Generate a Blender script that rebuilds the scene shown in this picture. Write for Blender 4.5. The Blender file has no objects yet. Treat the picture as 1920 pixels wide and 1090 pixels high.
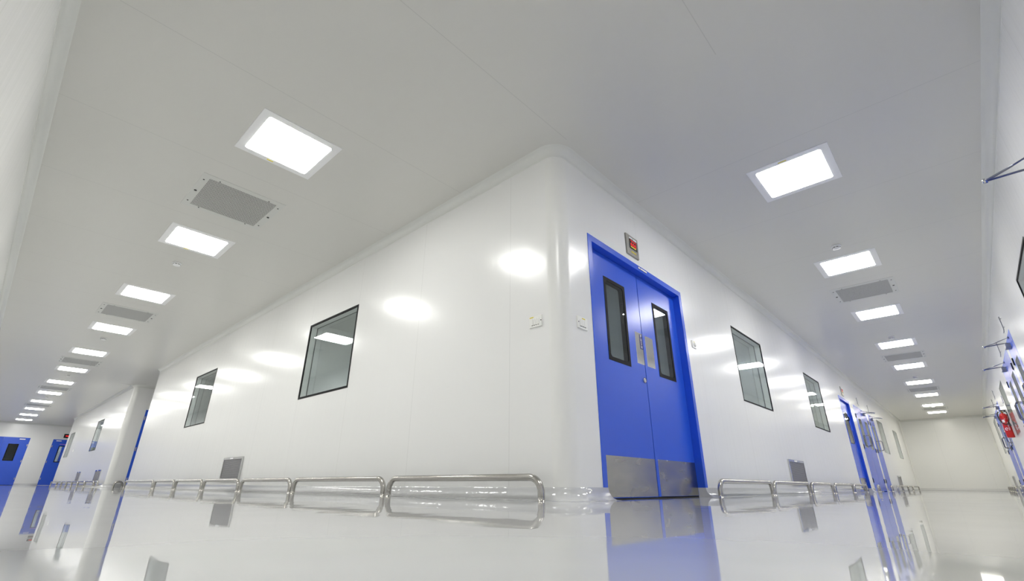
import bpy, math, random
from mathutils import Matrix, Vector

random.seed(7)
SC = bpy.context.scene
COL = SC.collection
PI = math.pi

# ------------------------------------------------------------------ dimensions
H = 2.917            # ceiling height
RC = 0.135            # radius of the rounded wall corners
CV = 0.067           # ceiling cove radius
SK = 0.085           # floor cove height
XR = 25.2            # end of the corridor along +x
YL = 32.6            # end of the corridor along +y
YO = -2.88           # outer wall of the x corridor
XO = -3.19           # outer wall of the y corridor
Y1 = 13.4            # end of the first block
Y2 = 16.3            # start of the second block
Y3 = 28.8            # end of the second block
TH = 0.10            # wall thickness
ZW0, ZW1 = 1.15, 2.2  # windows: bottom and top

BLUE_END = 'corridor that ends in blue doors'
BLANK_END = 'corridor that ends at a blank wall'
ORD = ['first', 'second', 'third', 'fourth', 'fifth', 'sixth', 'seventh', 'eighth', 'ninth', 'tenth', 'eleventh', 'twelfth',
       'thirteenth', 'fourteenth', 'fifteenth']

# ------------------------------------------------------------------ materials
def new_mat(name):
    m = bpy.data.materials.new(name)
    m.use_nodes = True
    nt = m.node_tree
    b = nt.nodes.get('Principled BSDF')
    return m, nt, b

def simple(name, col, rough=0.4, metal=0.0, spec=0.5, emit=None, estr=0.0):
    m, nt, b = new_mat(name)
    b.inputs['Base Color'].default_value = (*col, 1)
    b.inputs['Roughness'].default_value = rough
    b.inputs['Metallic'].default_value = metal
    b.inputs['Specular IOR Level'].default_value = spec
    if emit:
        b.inputs['Emission Color'].default_value = (*emit, 1)
        b.inputs['Emission Strength'].default_value = estr
    return m

def nd(nt, t, **kw):
    n = nt.nodes.new(t)
    for k, v in kw.items():
        setattr(n, k, v)
    return n

def math_n(nt, op, a, b=None, clamp=False):
    n = nt.nodes.new('ShaderNodeMath')
    n.operation = op
    n.use_clamp = clamp
    for i, v in enumerate((a, b)):
        if v is None:
            continue
        if isinstance(v, (int, float)):
            n.inputs[i].default_value = v
        else:
            nt.links.new(v, n.inputs[i])
    return n.outputs[0]

def joint_mask(nt, coord, period, offset, half):
    """1 in a thin joint line every `period` metres."""
    t = math_n(nt, 'SUBTRACT', coord, offset - period / 2 + 1000 * period * 0)
    t = math_n(nt, 'DIVIDE', t, period)
    fr = math_n(nt, 'FRACT', math_n(nt, 'ADD', t, 100.0))
    d = math_n(nt, 'ABSOLUTE', math_n(nt, 'SUBTRACT', fr, 0.5))
    return math_n(nt, 'LESS_THAN', d, half / period)

WALL_COL = (0.80, 0.80, 0.79)

def wall_mat(name, period=1.302, offset=0.0, joints=True):
    m, nt, b = new_mat(name)
    b.inputs['Roughness'].default_value = 0.20
    b.inputs['Specular IOR Level'].default_value = 0.5
    tc = nd(nt, 'ShaderNodeTexCoord')
    sep = nd(nt, 'ShaderNodeSeparateXYZ')
    nt.links.new(tc.outputs['Object'], sep.inputs[0])
    mp = nd(nt, 'ShaderNodeMapping')
    mp.inputs['Scale'].default_value = (5.5, 5.5, 0.25)
    nt.links.new(tc.outputs['Object'], mp.inputs[0])
    nz = nd(nt, 'ShaderNodeTexNoise')
    nz.inputs['Scale'].default_value = 1.6
    nz.inputs['Detail'].default_value = 3.0
    nt.links.new(mp.outputs[0], nz.inputs['Vector'])
    bp = nd(nt, 'ShaderNodeBump')
    bp.inputs['Strength'].default_value = 1.0
    bp.inputs['Distance'].default_value = 0.0016
    nt.links.new(nz.outputs['Fac'], bp.inputs['Height'])
    nt.links.new(bp.outputs[0], b.inputs['Normal'])
    if joints:
        mk = joint_mask(nt, sep.outputs['X'], period, offset, 0.0022)
        mix = nd(nt, 'ShaderNodeMix', data_type='RGBA')
        nt.links.new(mk, mix.inputs[0])
        mix.inputs[6].default_value = (*WALL_COL, 1)
        mix.inputs[7].default_value = (0.68, 0.68, 0.67, 1)
        nt.links.new(mix.outputs[2], b.inputs['Base Color'])
    else:
        b.inputs['Base Color'].default_value = (*WALL_COL, 1)
    return m

M_WALL_PLAIN = wall_mat('wall_paint_plain', joints=False)
M_WALL_L = wall_mat('wall_paint_blue_end', 1.302, -0.548)
M_WALL_R = wall_mat('wall_paint_blank_end', 1.302, 2.67)
M_WALL_O = wall_mat('wall_paint_outer', 1.302, 0.4)

def ceiling_mat():
    m, nt, b = new_mat('ceiling_paint')
    b.inputs['Roughness'].default_value = 0.3
    tc = nd(nt, 'ShaderNodeTexCoord')
    sep = nd(nt, 'ShaderNodeSeparateXYZ')
    nt.links.new(tc.outputs['Object'], sep.inputs[0])
    jy = joint_mask(nt, sep.outputs['Y'], 1.308, -0.12, 0.0025)
    jx = joint_mask(nt, sep.outputs['X'], 1.33, 1.32, 0.0025)
    side = math_n(nt, 'GREATER_THAN', sep.outputs['X'], 0.0)
    a = math_n(nt, 'MULTIPLY', jx, side)
    c = math_n(nt, 'MULTIPLY', jy, math_n(nt, 'SUBTRACT', 1.0, side))
    mk = math_n(nt, 'ADD', a, c, True)
    mix = nd(nt, 'ShaderNodeMix', data_type='RGBA')
    nt.links.new(mk, mix.inputs[0])
    mix.inputs[6].default_value = (0.64, 0.632, 0.60, 1)
    mix.inputs[7].default_value = (0.54, 0.535, 0.51, 1)
    nt.links.new(mix.outputs[2], b.inputs['Base Color'])
    return m

def floor_mat():
    m, nt, b = new_mat('epoxy_floor')
    b.inputs['Base Color'].default_value = (0.545, 0.548, 0.552, 1)
    b.inputs['Roughness'].default_value = 0.05
    b.inputs['Specular IOR Level'].default_value = 0.5
    tc = nd(nt, 'ShaderNodeTexCoord')
    nz = nd(nt, 'ShaderNodeTexNoise')
    nz.inputs['Scale'].default_value = 1.7
    nz.inputs['Detail'].default_value = 2.5
    nt.links.new(tc.outputs['Object'], nz.inputs['Vector'])
    bp = nd(nt, 'ShaderNodeBump')
    bp.inputs['Strength'].default_value = 1.0
    bp.inputs['Distance'].default_value = 0.0016
    nt.links.new(nz.outputs['Fac'], bp.inputs['Height'])
    nt.links.new(bp.outputs[0], b.inputs['Normal'])
    # faint scuffs in the gloss
    n2 = nd(nt, 'ShaderNodeTexNoise')
    n2.inputs['Scale'].default_value = 4.0
    n2.inputs['Detail'].default_value = 6.0
    nt.links.new(tc.outputs['Object'], n2.inputs['Vector'])
    mr = nd(nt, 'ShaderNodeMapRange')
    mr.inputs[1].default_value = 0.35
    mr.inputs[2].default_value = 0.7
    mr.inputs[3].default_value = 0.012
    mr.inputs[4].default_value = 0.05
    nt.links.new(n2.outputs['Fac'], mr.inputs[0])
    nt.links.new(mr.outputs[0], b.inputs['Roughness'])
    return m

def cove_floor_mat():
    m, nt, b = new_mat('epoxy_cove')
    b.inputs['Base Color'].default_value = (0.60, 0.605, 0.61, 1)
    b.inputs['Roughness'].default_value = 0.05
    tc = nd(nt, 'ShaderNodeTexCoord')
    nz = nd(nt, 'ShaderNodeTexNoise')
    nz.inputs['Scale'].default_value = 9.0
    nz.inputs['Detail'].default_value = 2.0
    nt.links.new(tc.outputs['Object'], nz.inputs['Vector'])
    bp = nd(nt, 'ShaderNodeBump')
    bp.inputs['Strength'].default_value = 1.0
    bp.inputs['Distance'].default_value = 0.006
    nt.links.new(nz.outputs['Fac'], bp.inputs['Height'])
    nt.links.new(bp.outputs[0], b.inputs['Normal'])
    return m

def steel_mat(name, col=(0.50, 0.49, 0.47), rough=0.28, smear=False):
    m, nt, b = new_mat(name)
    b.inputs['Base Color'].default_value = (*col, 1)
    b.inputs['Metallic'].default_value = 1.0
    b.inputs['Roughness'].default_value = rough
    tc = nd(nt, 'ShaderNodeTexCoord')
    mp = nd(nt, 'ShaderNodeMapping')
    mp.inputs['Scale'].default_value = (1.0, 1.0, 3.0) if smear else (6, 6, 6)
    nt.links.new(tc.outputs['Object'], mp.inputs[0])
    nz = nd(nt, 'ShaderNodeTexNoise')
    nz.inputs['Scale'].default_value = 3.0
    nz.inputs['Detail'].default_value = 2.0
    nt.links.new(mp.outputs[0], nz.inputs['Vector'])
    mr = nd(nt, 'ShaderNodeMapRange')
    mr.inputs[1].default_value = 0.3
    mr.inputs[2].default_value = 0.7
    mr.inputs[3].default_value = rough * 0.75
    mr.inputs[4].default_value = rough * 1.3
    nt.links.new(nz.outputs['Fac'], mr.inputs[0])
    nt.links.new(mr.outputs[0], b.inputs['Roughness'])
    if smear:
        bp = nd(nt, 'ShaderNodeBump')
        bp.inputs['Distance'].default_value = 0.0008
        nt.links.new(nz.outputs['Fac'], bp.inputs['Height'])
        nt.links.new(bp.outputs[0], b.inputs['Normal'])
    return m

def blue_mat():
    m, nt, b = new_mat('blue_door_paint')
    b.inputs['Base Color'].default_value = (0.020, 0.098, 0.66, 1)
    b.inputs['Roughness'].default_value = 0.27
    tc = nd(nt, 'ShaderNodeTexCoord')
    mp = nd(nt, 'ShaderNodeMapping')
    mp.inputs['Scale'].default_value = (2.0, 2.0, 0.5)
    nt.links.new(tc.outputs['Object'], mp.inputs[0])
    nz = nd(nt, 'ShaderNodeTexNoise')
    nz.inputs['Scale'].default_value = 2.0
    nt.links.new(mp.outputs[0], nz.inputs['Vector'])
    bp = nd(nt, 'ShaderNodeBump')
    bp.inputs['Distance'].default_value = 0.002
    nt.links.new(nz.outputs['Fac'], bp.inputs['Height'])
    nt.links.new(bp.outputs[0], b.inputs['Normal'])
    return m

def glass_mat(name='window_glass', tint=(0.93, 0.955, 0.95)):
    m = bpy.data.materials.new(name)
    m.use_nodes = True
    nt = m.node_tree
    nt.nodes.clear()
    out = nd(nt, 'ShaderNodeOutputMaterial')
    mix = nd(nt, 'ShaderNodeMixShader')
    tr = nd(nt, 'ShaderNodeBsdfTransparent')
    tr.inputs[0].default_value = (*tint, 1)
    gl = nd(nt, 'ShaderNodeBsdfGlossy')
    gl.inputs['Color'].default_value = (0.95, 0.97, 0.97, 1)
    gl.inputs['Roughness'].default_value = 0.01
    fr = nd(nt, 'ShaderNodeFresnel')
    fr.inputs[0].default_value = 1.5
    geo = nd(nt, 'ShaderNodeNewGeometry')
    front = math_n(nt, 'SUBTRACT', 1.0, geo.outputs['Backfacing'])
    nt.links.new(math_n(nt, 'MULTIPLY', fr.outputs[0], front), mix.inputs[0])
    nt.links.new(tr.outputs[0], mix.inputs[1])
    nt.links.new(gl.outputs[0], mix.inputs[2])
    nt.links.new(mix.outputs[0], out.inputs[0])
    return m

def perforated_mat(name, pitch, duty, plate, hole, rough=0.4, metal=0.0):
    """Plate with a staggered pattern of round holes, in the object's own x/y (or x/z) metres."""
    m, nt, b = new_mat(name)
    b.inputs['Roughness'].default_value = rough
    b.inputs['Metallic'].default_value = metal
    tc = nd(nt, 'ShaderNodeTexCoord')
    sep = nd(nt, 'ShaderNodeSeparateXYZ')
    nt.links.new(tc.outputs['Object'], sep.inputs[0])
    u = math_n(nt, 'DIVIDE', sep.outputs['X'], pitch)
    v = math_n(nt, 'DIVIDE', math_n(nt, 'ADD', sep.outputs['Y'], sep.outputs['Z']), pitch)
    row = math_n(nt, 'FLOOR', v)
    half = math_n(nt, 'MULTIPLY', math_n(nt, 'FRACT', math_n(nt, 'MULTIPLY', math_n(nt, 'ADD', row, 1000.0), 0.5)), 1.0)
    u = math_n(nt, 'ADD', u, half)
    fu = math_n(nt, 'SUBTRACT', math_n(nt, 'FRACT', math_n(nt, 'ADD', u, 500.0)), 0.5)
    fv = math_n(nt, 'SUBTRACT', math_n(nt, 'FRACT', math_n(nt, 'ADD', v, 500.0)), 0.5)
    r2 = math_n(nt, 'ADD', math_n(nt, 'MULTIPLY', fu, fu), math_n(nt, 'MULTIPLY', fv, fv))
    mk = math_n(nt, 'LESS_THAN', r2, duty * duty)
    mix = nd(nt, 'ShaderNodeMix', data_type='RGBA')
    nt.links.new(mk, mix.inputs[0])
    mix.inputs[6].default_value = (*plate, 1)
    mix.inputs[7].default_value = (*hole, 1)
    nt.links.new(mix.outputs[2], b.inputs['Base Color'])
    return m

M_CEIL = ceiling_mat()
M_FLOOR = floor_mat()
M_COVE = cove_floor_mat()
M_TRIM = simple('corner_trim_paint', (0.80, 0.80, 0.78), 0.25)
M_CTRIM = simple('cove_trim_paint', (0.69, 0.695, 0.67), 0.25)
M_STEEL = steel_mat('stainless_tube', (0.45, 0.435, 0.41), 0.20)
M_KICK = steel_mat('stainless_kick_plate', (0.40, 0.385, 0.35), 0.22, True)
M_PUSH = steel_mat('stainless_push_plate', (0.74, 0.73, 0.71), 0.07)
M_CHROME = steel_mat('chrome', (0.62, 0.62, 0.62), 0.12)
M_CLOSER = simple('closer_silver_paint', (0.27, 0.28, 0.31), 0.35, 0.6)
M_DARKSTEEL = steel_mat('dark_polished_steel', (0.22, 0.22, 0.23), 0.18)
M_BLUE = blue_mat()
M_GLASS = glass_mat()
M_DGLASS = glass_mat('door_glass', (0.80, 0.83, 0.83))
M_BLACK = simple('black_gasket', (0.008, 0.008, 0.009), 0.6, spec=0.15)
M_REVEAL = simple('window_reveal_paint', (0.74, 0.75, 0.73), 0.4)
M_GREY_GASKET = simple('grey_gasket', (0.04, 0.045, 0.045), 0.45)
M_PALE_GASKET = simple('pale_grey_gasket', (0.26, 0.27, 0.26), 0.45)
M_WHITE = simple('white_enamel', (0.82, 0.82, 0.83), 0.35)
M_PLASTIC = simple('cream_plastic', (0.80, 0.80, 0.77), 0.35)
M_YELLOW = simple('yellow_sticker', (0.75, 0.62, 0.02), 0.5)
M_DARK = simple('dark_slot', (0.05, 0.05, 0.05), 0.6)
M_NAVY = simple('navy_label', (0.02, 0.02, 0.16), 0.5)
M_LWHITE = simple('label_white', (0.85, 0.85, 0.87), 0.5)
M_BEZEL = steel_mat('display_bezel_steel', (0.34, 0.33, 0.30), 0.38)
M_RED = simple('red_extinguisher_paint', (0.55, 0.012, 0.010), 0.28)
M_RUBBER = simple('black_rubber_hose', (0.015, 0.015, 0.016), 0.45)
M_BRASS = simple('brass_valve', (0.45, 0.27, 0.12), 0.3, 1.0)
M_LED = simple('red_led_digits', (0.3, 0.0, 0.0), 0.5, emit=(1.0, 0.03, 0.03), estr=0.75)
M_LEDY = simple('yellow_led_bar', (0.3, 0.3, 0.0), 0.5, emit=(0.75, 0.75, 0.05), estr=0.7)
M_SCREEN = simple('display_screen', (0.01, 0.014, 0.015), 0.25)
M_PERF = perforated_mat('perforated_white_plate', 0.0158, 0.40, (0.70, 0.70, 0.68), (0.02, 0.02, 0.02))
M_MESH = perforated_mat('perforated_steel_mesh', 0.011, 0.40, (0.42, 0.41, 0.42), (0.03, 0.03, 0.035), 0.4, 0.5)

def lamp_mat(name, col, s):
    return simple(name, (0.9, 0.9, 0.9), 0.5, emit=col, estr=s)
LAMP = 32.0
M_LAMP_L = lamp_mat('lamp_diffuser_blue_end', (1.0, 1.0, 0.965), LAMP)
M_LAMP_R = lamp_mat('lamp_diffuser_blank_end', (1.0, 0.997, 0.98), LAMP)
M_LAMP_W = lamp_mat('lamp_diffuser_warm', (1.0, 0.975, 0.86), LAMP)
M_LAMP_ROOM_FILL = lamp_mat('room_fill_diffuser', (0.96, 0.99, 1.0), 32.0)  # for the added lights hidden behind the windows

# ------------------------------------------------------------------ mesh helpers
class MB:
    def __init__(s):
        s.v, s.f, s.sm, s.mi = [], [], [], []
    def vert(s, p):
        s.v.append(tuple(p)); return len(s.v) - 1
    def face(s, idx, smooth=False, mi=0):
        s.f.append(tuple(idx)); s.sm.append(smooth); s.mi.append(mi)
    def quad(s, a, b, c, d, mi=0):
        i = [s.vert(p) for p in (a, b, c, d)]
        s.face(i, False, mi)
    def box(s, x0, x1, y0, y1, z0, z1, mi=0, bev=0.0):
        if bev > 0:
            return s.bevbox(x0, x1, y0, y1, z0, z1, bev, mi)
        p = [s.vert((x, y, z)) for z in (z0, z1) for y in (y0, y1) for x in (x0, x1)]
        for q in ((0, 2, 3, 1), (4, 5, 7, 6), (0, 1, 5, 4), (2, 6, 7, 3), (0, 4, 6, 2), (1, 3, 7, 5)):
            s.face([p[i] for i in q], False, mi)
    def bevbox(s, x0, x1, y0, y1, z0, z1, b, mi=0):
        # rounded in the x/z outline, chamfered towards -y (the face that is seen)
        def loop(ins, y):
            r = max(b - ins, 0.0005)
            pts = []
            for cx, cz, a0 in ((x1 - b, z1 - b, 0), (x0 + b, z1 - b, 90), (x0 + b, z0 + b, 180), (x1 - b, z0 + b, 270)):
                for k in range(4):
                    a = math.radians(a0 + 30 * k)
                    pts.append((cx + r * math.cos(a), y, cz + r * math.sin(a)))
            return [s.vert(p) for p in pts]
        l0 = loop(0, y1); l1 = loop(0, y0 + b * 0.6); l2 = loop(b * 0.5, y0)
        n = len(l0)
        for A, B in ((l0, l1), (l1, l2)):
            for i in range(n):
                j = (i + 1) % n
                s.face((A[i], A[j], B[j], B[i]), False, mi)
        s.face(l2, False, mi)
        s.face(l0[::-1], False, mi)
    def ring(s, x0, x1, z0, z1, a0, a1, c0, c1, y0, y1, mi=0):
        """rectangular ring in x/z (outer x0..z1, hole a0..c1) between y0 (front) and y1 (back)"""
        O = [(x0, z0), (x1, z0), (x1, z1), (x0, z1)]
        I = [(a0, c0), (a1, c0), (a1, c1), (a0, c1)]
        of = [s.vert((x, y0, z)) for x, z in O]; ob = [s.vert((x, y1, z)) for x, z in O]
        jf = [s.vert((x, y0, z)) for x, z in I]; jb = [s.vert((x, y1, z)) for x, z in I]
        for i in range(4):
            j = (i + 1) % 4
            s.face((of[i], of[j], jf[j], jf[i]), False, mi)
            s.face((ob[j], ob[i], jb[i], jb[j]), False, mi)
            s.face((of[j], of[i], ob[i], ob[j]), False, mi)
            s.face((jf[i], jf[j], jb[j], jb[i]), False, mi)
    def tube(s, pts, r, n=12, caps=True, closed=False, mi=0):
        pts = [Vector(p) for p in pts]
        N = len(pts)
        rings = []
        up = None
        for i, p in enumerate(pts):
            if closed:
                t = (pts[(i + 1) % N] - pts[i - 1]).normalized()
            else:
                t = (pts[min(i + 1, N - 1)] - pts[max(i - 1, 0)]).normalized()
            if up is None:
                up = Vector((0, 0, 1)) if abs(t.z) < 0.9 else Vector((1, 0, 0))
            up = (up - t * up.dot(t))
            if up.length < 1e-4:
                up = t.orthogonal()
            up.normalize()
            w = t.cross(up)
            rr = r[i] if isinstance(r, (list, tuple)) else r
            rings.append([s.vert(p + rr * (math.cos(2 * PI * k / n) * up + math.sin(2 * PI * k / n) * w)) for k in range(n)])
        M = N if closed else N - 1
        for i in range(M):
            A, B = rings[i], rings[(i + 1) % N]
            for k in range(n):
                l = (k + 1) % n
                s.face((A[k], B[k], B[l], A[l])[::-1], True, mi)
        if caps and not closed:
            s.face(rings[0], False, mi)
            s.face(rings[-1][::-1], False, mi)
    def lathe(s, prof, c=(0, 0, 0), n=24, axis='z', mi=0, smooth=True):
        """prof: (radius, height) list; axis z (up) or y (profile height runs along -y, out of the wall)"""
        rings = []
        for r, h in prof:
            ring = []
            for k in range(n):
                a = 2 * PI * k / n
                if axis == 'z':
                    q = (c[0] + r * math.cos(a), c[1] + r * math.sin(a), c[2] + h)
                else:
                    q = (c[0] + r * math.cos(a), c[1] - h, c[2] + r * math.sin(a))
                ring.append(s.vert(q))
            rings.append(ring)
        for A, B in zip(rings, rings[1:]):
            for k in range(n):
                l = (k + 1) % n
                s.face((A[k], A[l], B[l], B[k]), smooth, mi)
        s.face(rings[0][::-1], False, mi)
        s.face(rings[-1], False, mi)
    def sweep(s, path, prof, mi=0, smooth=True, caps=True):
        """prof: (offset to the corridor side, z); path: plan points, corridor on the right-hand side"""
        n = len(path)
        nr = []
        for i in range(n):
            ds = []
            if i > 0:
                ds.append(Vector((path[i][0] - path[i - 1][0], path[i][1] - path[i - 1][1])).normalized())
            if i < n - 1:
                ds.append(Vector((path[i + 1][0] - path[i][0], path[i + 1][1] - path[i][1])).normalized())
            ns = [Vector((d.y, -d.x)) for d in ds]
            if len(ns) == 2:
                m = (ns[0] + ns[1]).normalized()
                m = m / max(m.dot(ns[0]), 0.2)
            else:
                m = ns[0]
            nr.append(m)
        rings = [[s.vert((path[i][0] + nr[i].x * o, path[i][1] + nr[i].y * o, z)) for o, z in prof] for i in range(n)]
        for A, B in zip(rings, rings[1:]):
            for k in range(len(prof) - 1):
                s.face((A[k], A[k + 1], B[k + 1], B[k]), smooth, mi)
        if caps:
            s.face(rings[0][::-1], False, mi)
            s.face(rings[-1], False, mi)
    def build(s, name, mats, parent=None, loc=None, rot=0.0):
        me = bpy.data.meshes.new(name)
        me.from_pydata(s.v, [], s.f)
        if not isinstance(mats, (list, tuple)):
            mats = [mats]
        for m in mats:
            me.materials.append(m)
        me.polygons.foreach_set('use_smooth', s.sm)
        me.polygons.foreach_set('material_index', s.mi)
        me.update()
        o = bpy.data.objects.new(name, me)
        COL.objects.link(o)
        if parent is not None:
            o.parent = parent
        if loc is not None:
            o.location = loc
            o.rotation_euler = (0, 0, rot)
        return o

def tag(o, label=None, cat=None, group=None, kind=None):
    if label: o['label'] = label
    if cat: o['category'] = cat
    if group: o['group'] = group
    if kind: o['kind'] = kind
    return o

def empty(name, loc, rot=0.0):
    o = bpy.data.objects.new(name, None)
    o.empty_display_size = 0.1
    COL.objects.link(o)
    o.location = loc
    o.rotation_euler = (0, 0, rot)
    return o

def copy_tree(o, parent=None):
    c = o.copy()
    COL.objects.link(c)
    if parent is not None:
        c.parent = parent
    for ch in list(o.children):
        copy_tree(ch, c)
    return c

def text_part(name, body, size, mat, parent, loc, extrude=0.0006, rotz=0.0, align='CENTER'):
    """flat lettering standing on a face that looks towards -y"""
    cu = bpy.data.curves.new(name, 'FONT')
    cu.body = body; cu.size = size; cu.align_x = align; cu.align_y = 'CENTER'; cu.extrude = extrude
    tmp = bpy.data.objects.new(name, cu)
    COL.objects.link(tmp)
    dg = bpy.context.evaluated_depsgraph_get()
    me = bpy.data.meshes.new_from_object(tmp.evaluated_get(dg))
    bpy.data.objects.remove(tmp)
    me.transform(Matrix.Rotation(PI / 2, 4, 'X'))
    me.materials.clear(); me.materials.append(mat)
    o = bpy.data.objects.new(name, me)
    COL.objects.link(o)
    o.parent = parent; o.location = loc; o.rotation_euler = (0, 0, rotz)
    return o

# rotations of wall-mounted things: local x runs along the wall, local y into it
RIGHT, LEFT, OUTER, OUTLEFT = 0.0, -PI / 2, PI, PI / 2

def on(wall, s, z=0.0, d=0.0):
    """world point at distance s along a wall, height z, d in front of it"""
    if wall == 'right': return (s, -d, z)
    if wall == 'left': return (-d, s, z)
    if wall == 'outer': return (s, YO + d, z)
    if wall == 'outleft': return (XO + d, s, z)
    if wall == 'endleft': return (s, YL - d, z)
    if wall == 'recess': return (s, Y2 - d, z)
ROT = {'right': RIGHT, 'left': LEFT, 'outer': OUTER, 'outleft': OUTLEFT, 'endleft': RIGHT, 'recess': RIGHT}

# ------------------------------------------------------------------ the setting
def wall_mesh(x0, x1, holes, z0=0.0, z1=H + 0.02, th=TH):
    """wall slab from local x0 to x1, front at y=0, back at y=th, with rectangular holes (a0,a1,c0,c1)"""
    mb = MB()
    xs = sorted({x0, x1, *[h[0] for h in holes], *[h[1] for h in holes]})
    zs = sorted({z0, z1, *[max(h[2], z0) for h in holes], *[h[3] for h in holes]})
    def inhole(x, z):
        return any(h[0] < x < h[1] and h[2] < z < h[3] for h in holes)
    nx, nz = len(xs) - 1, len(zs) - 1
    g = [[not inhole((xs[i] + xs[i + 1]) / 2, (zs[j] + zs[j + 1]) / 2) for j in range(nz)] for i in range(nx)]
    for i in range(nx):
        for j in range(nz):
            if not g[i][j]:
                continue
            a, b, c, d = xs[i], xs[i + 1], zs[j], zs[j + 1]
            mb.quad((a, 0, c), (b, 0, c), (b, 0, d), (a, 0, d))
            mb.quad((b, th, c), (a, th, c), (a, th, d), (b, th, d))
            if i == 0 or not g[i - 1][j]: mb.quad((a, th, c), (a, 0, c), (a, 0, d), (a, th, d))
            if i == nx - 1 or not g[i + 1][j]: mb.quad((b, 0, c), (b, th, c), (b, th, d), (b, 0, d))
            if j == 0 or not g[i][j - 1]: mb.quad((a, 0, c), (a, th, c), (b, th, c), (b, 0, c))
            if j == nz - 1 or not g[i][j + 1]: mb.quad((a, 0, d), (b, 0, d), (b, th, d), (a, th, d))
    return mb

def wall(name, which, s0, s1, holes, mat, label, origin=None, rot=None):
    r = ROT[which] if which else rot
    flip = which in ('left', 'outer')
    hs = [((-b, -a, c, d) if flip else (a, b, c, d)) for a, b, c, d in holes]
    x0, x1 = (-s1, -s0) if flip else (s0, s1)
    org = on(which, 0) if which else origin
    if which == 'left': org = (0, 0, 0)
    o = wall_mesh(x0, x1, hs).build(name, mat, loc=org, rot=r)
    return tag(o, label, 'wall', kind='structure')

WL = [(3.154, 4.459), (8.369, 9.66)]                       # windows, blue-door corridor, first block
WL2 = [(19.95, 21.2), (26.75, 28.05)]                      # windows, second block
WR = [(3.963, 5.262), (7.895, 9.19), (17.25, 18.55), (21.35, 22.6)]   # windows, blank-end corridor
WO = [(3.12, 4.435), (11.44, 12.62), (19.4, 20.6)]         # windows, outer wall
D1 = (0.42, 2.334); D2 = (11.21, 12.57); D3 = (13.12, 15.22); D4 = (15.5, 16.56)
OA0 = (1.1, 2.05); OA = (6.76, 7.74); OB = (8.09, 10.13); OC = (14.85, 15.87); OD = (16.3, 18.38)
E1 = (-3.0, -1.06); E2 = (-0.2, 0.85)
RD = (0.45, 1.4)
DT = 2.2

def wh(ws): return [(a, b, ZW0, ZW1) for a, b in ws]
def dh(ds): return [(a, b, -1, DT) for a, b in ds]

m = MB(); m.box(XO - 4, XR + 4, YO - 4.2, YL + 4, -0.12, 0)
tag(m.build('floor', M_FLOOR), 'glossy pale grey epoxy floor running through both corridors', 'floor', kind='structure')
m = MB(); m.box(XO - 4, XR + 4, YO - 4.2, YL + 4, H, H + 0.12)
tag(m.build('ceiling', M_CEIL), 'flat off-white panelled ceiling over both corridors', 'ceiling', kind='structure')

wall('wall_left', 'left', RC, Y1, wh(WL), M_WALL_L, 'glossy white panel wall with switch plate and two windows, ' + BLUE_END)
wall('wall_right', 'right', RC, XR, wh(WR) + dh([D1, D2, D3, D4]), M_WALL_R,
     'glossy white panel wall around the near blue double door and flush windows')
wall('wall_outer_right', 'outer', XO, XR, wh(WO) + dh([OA0, OA, OB, OC, OD]), M_WALL_O,
     'glossy white wall behind the red fire extinguisher')
wall('wall_outer_left', 'outleft', YO, YL, [], M_WALL_O, 'plain white wall at the picture edge facing the wall with two windows')
wall('wall_end_left', 'endleft', XO, 3.0, dh([E1, E2]), M_WALL_PLAIN, 'white end wall holding two solid blue doors')
o = wall_mesh(YO, 0, []).build('wall_end_right', wall_mat('wall_paint_end', 1.302, -1.45), loc=(XR, 0, 0), rot=LEFT)
o.data.transform(Matrix.Translation((-YO, 0, 0)))
tag(o, 'blank cream-white end wall closing the corridor', 'wall', kind='structure')
wall('wall_recess', 'recess', RC, 6.1, dh([RD]), M_WALL_PLAIN, 'shaded white side wall of the recess with the dark blue door')
wall('wall_second_block', 'left', Y2 + RC, Y3, wh(WL2), M_WALL_L, 'white wall past the recess with two narrow looking windows')
def inner_wall(name, p0, p1, label):
    """plain partition from p0 to p1 (plan points)"""
    d = Vector((p1[0] - p0[0], p1[1] - p0[1]))
    o = wall_mesh(0, d.length, []).build(name, M_WALL_PLAIN, loc=(p0[0], p0[1], 0), rot=math.atan2(d.y, d.x))
    return tag(o, label, 'wall', kind='structure')
inner_wall('wall_block_end', (0.0, Y1 - TH), (6.1, Y1 - TH), 'white end face of the first block beside the recess')
inner_wall('wall_recess_back', (6.1, Y1), (6.1, Y2 + TH), 'white back wall of the recess')
inner_wall('wall_passage_back', (3.0, Y3), (3.0, YL + TH), 'white back wall of the far side passage')
inner_wall('wall_second_block_end', (0.0, Y3 - TH), (3.0, Y3 - TH), 'white far end of the second block')
inner_wall('wall_second_block_back', (3.1, Y2 + TH), (3.1, Y3 - TH), 'room wall behind the second block windows')
inner_wall('wall_lobby_back', (TH, 2.55), (3.05, 2.55), 'room wall behind the near blue double door')
inner_wall('wall_lobby_side', (3.05, TH), (3.05, 2.65), 'side wall of the room behind the near blue double door')
inner_wall('wall_room_divider', (TH, 6.5), (6.0, 6.5), 'partition between the rooms behind the two big windows')
inner_wall('wall_room_back', (6.1, 4.1), (6.1, Y1 - TH), 'far wall of the rooms behind the two big windows')
inner_wall('wall_rooms_rear', (3.05, 4.0), (XR, 4.0), 'rear wall of the rooms along the blank-end corridor')
inner_wall('wall_room_partition', (7.1, TH), (7.1, 4.0), 'partition between the rooms behind the tall windows')
inner_wall('wall_store_partition', (11.0, TH), (11.0, 4.0), 'partition of the room before the recessed blue door')
inner_wall('wall_far_partition', (16.9, TH), (16.9, 4.0), 'partition of the far room with pale windows')
inner_wall('wall_outer_rooms_rear', (XR, YO - 3.0), (XO, YO - 3.0), 'rear wall of the rooms behind the extinguisher wall')
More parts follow.
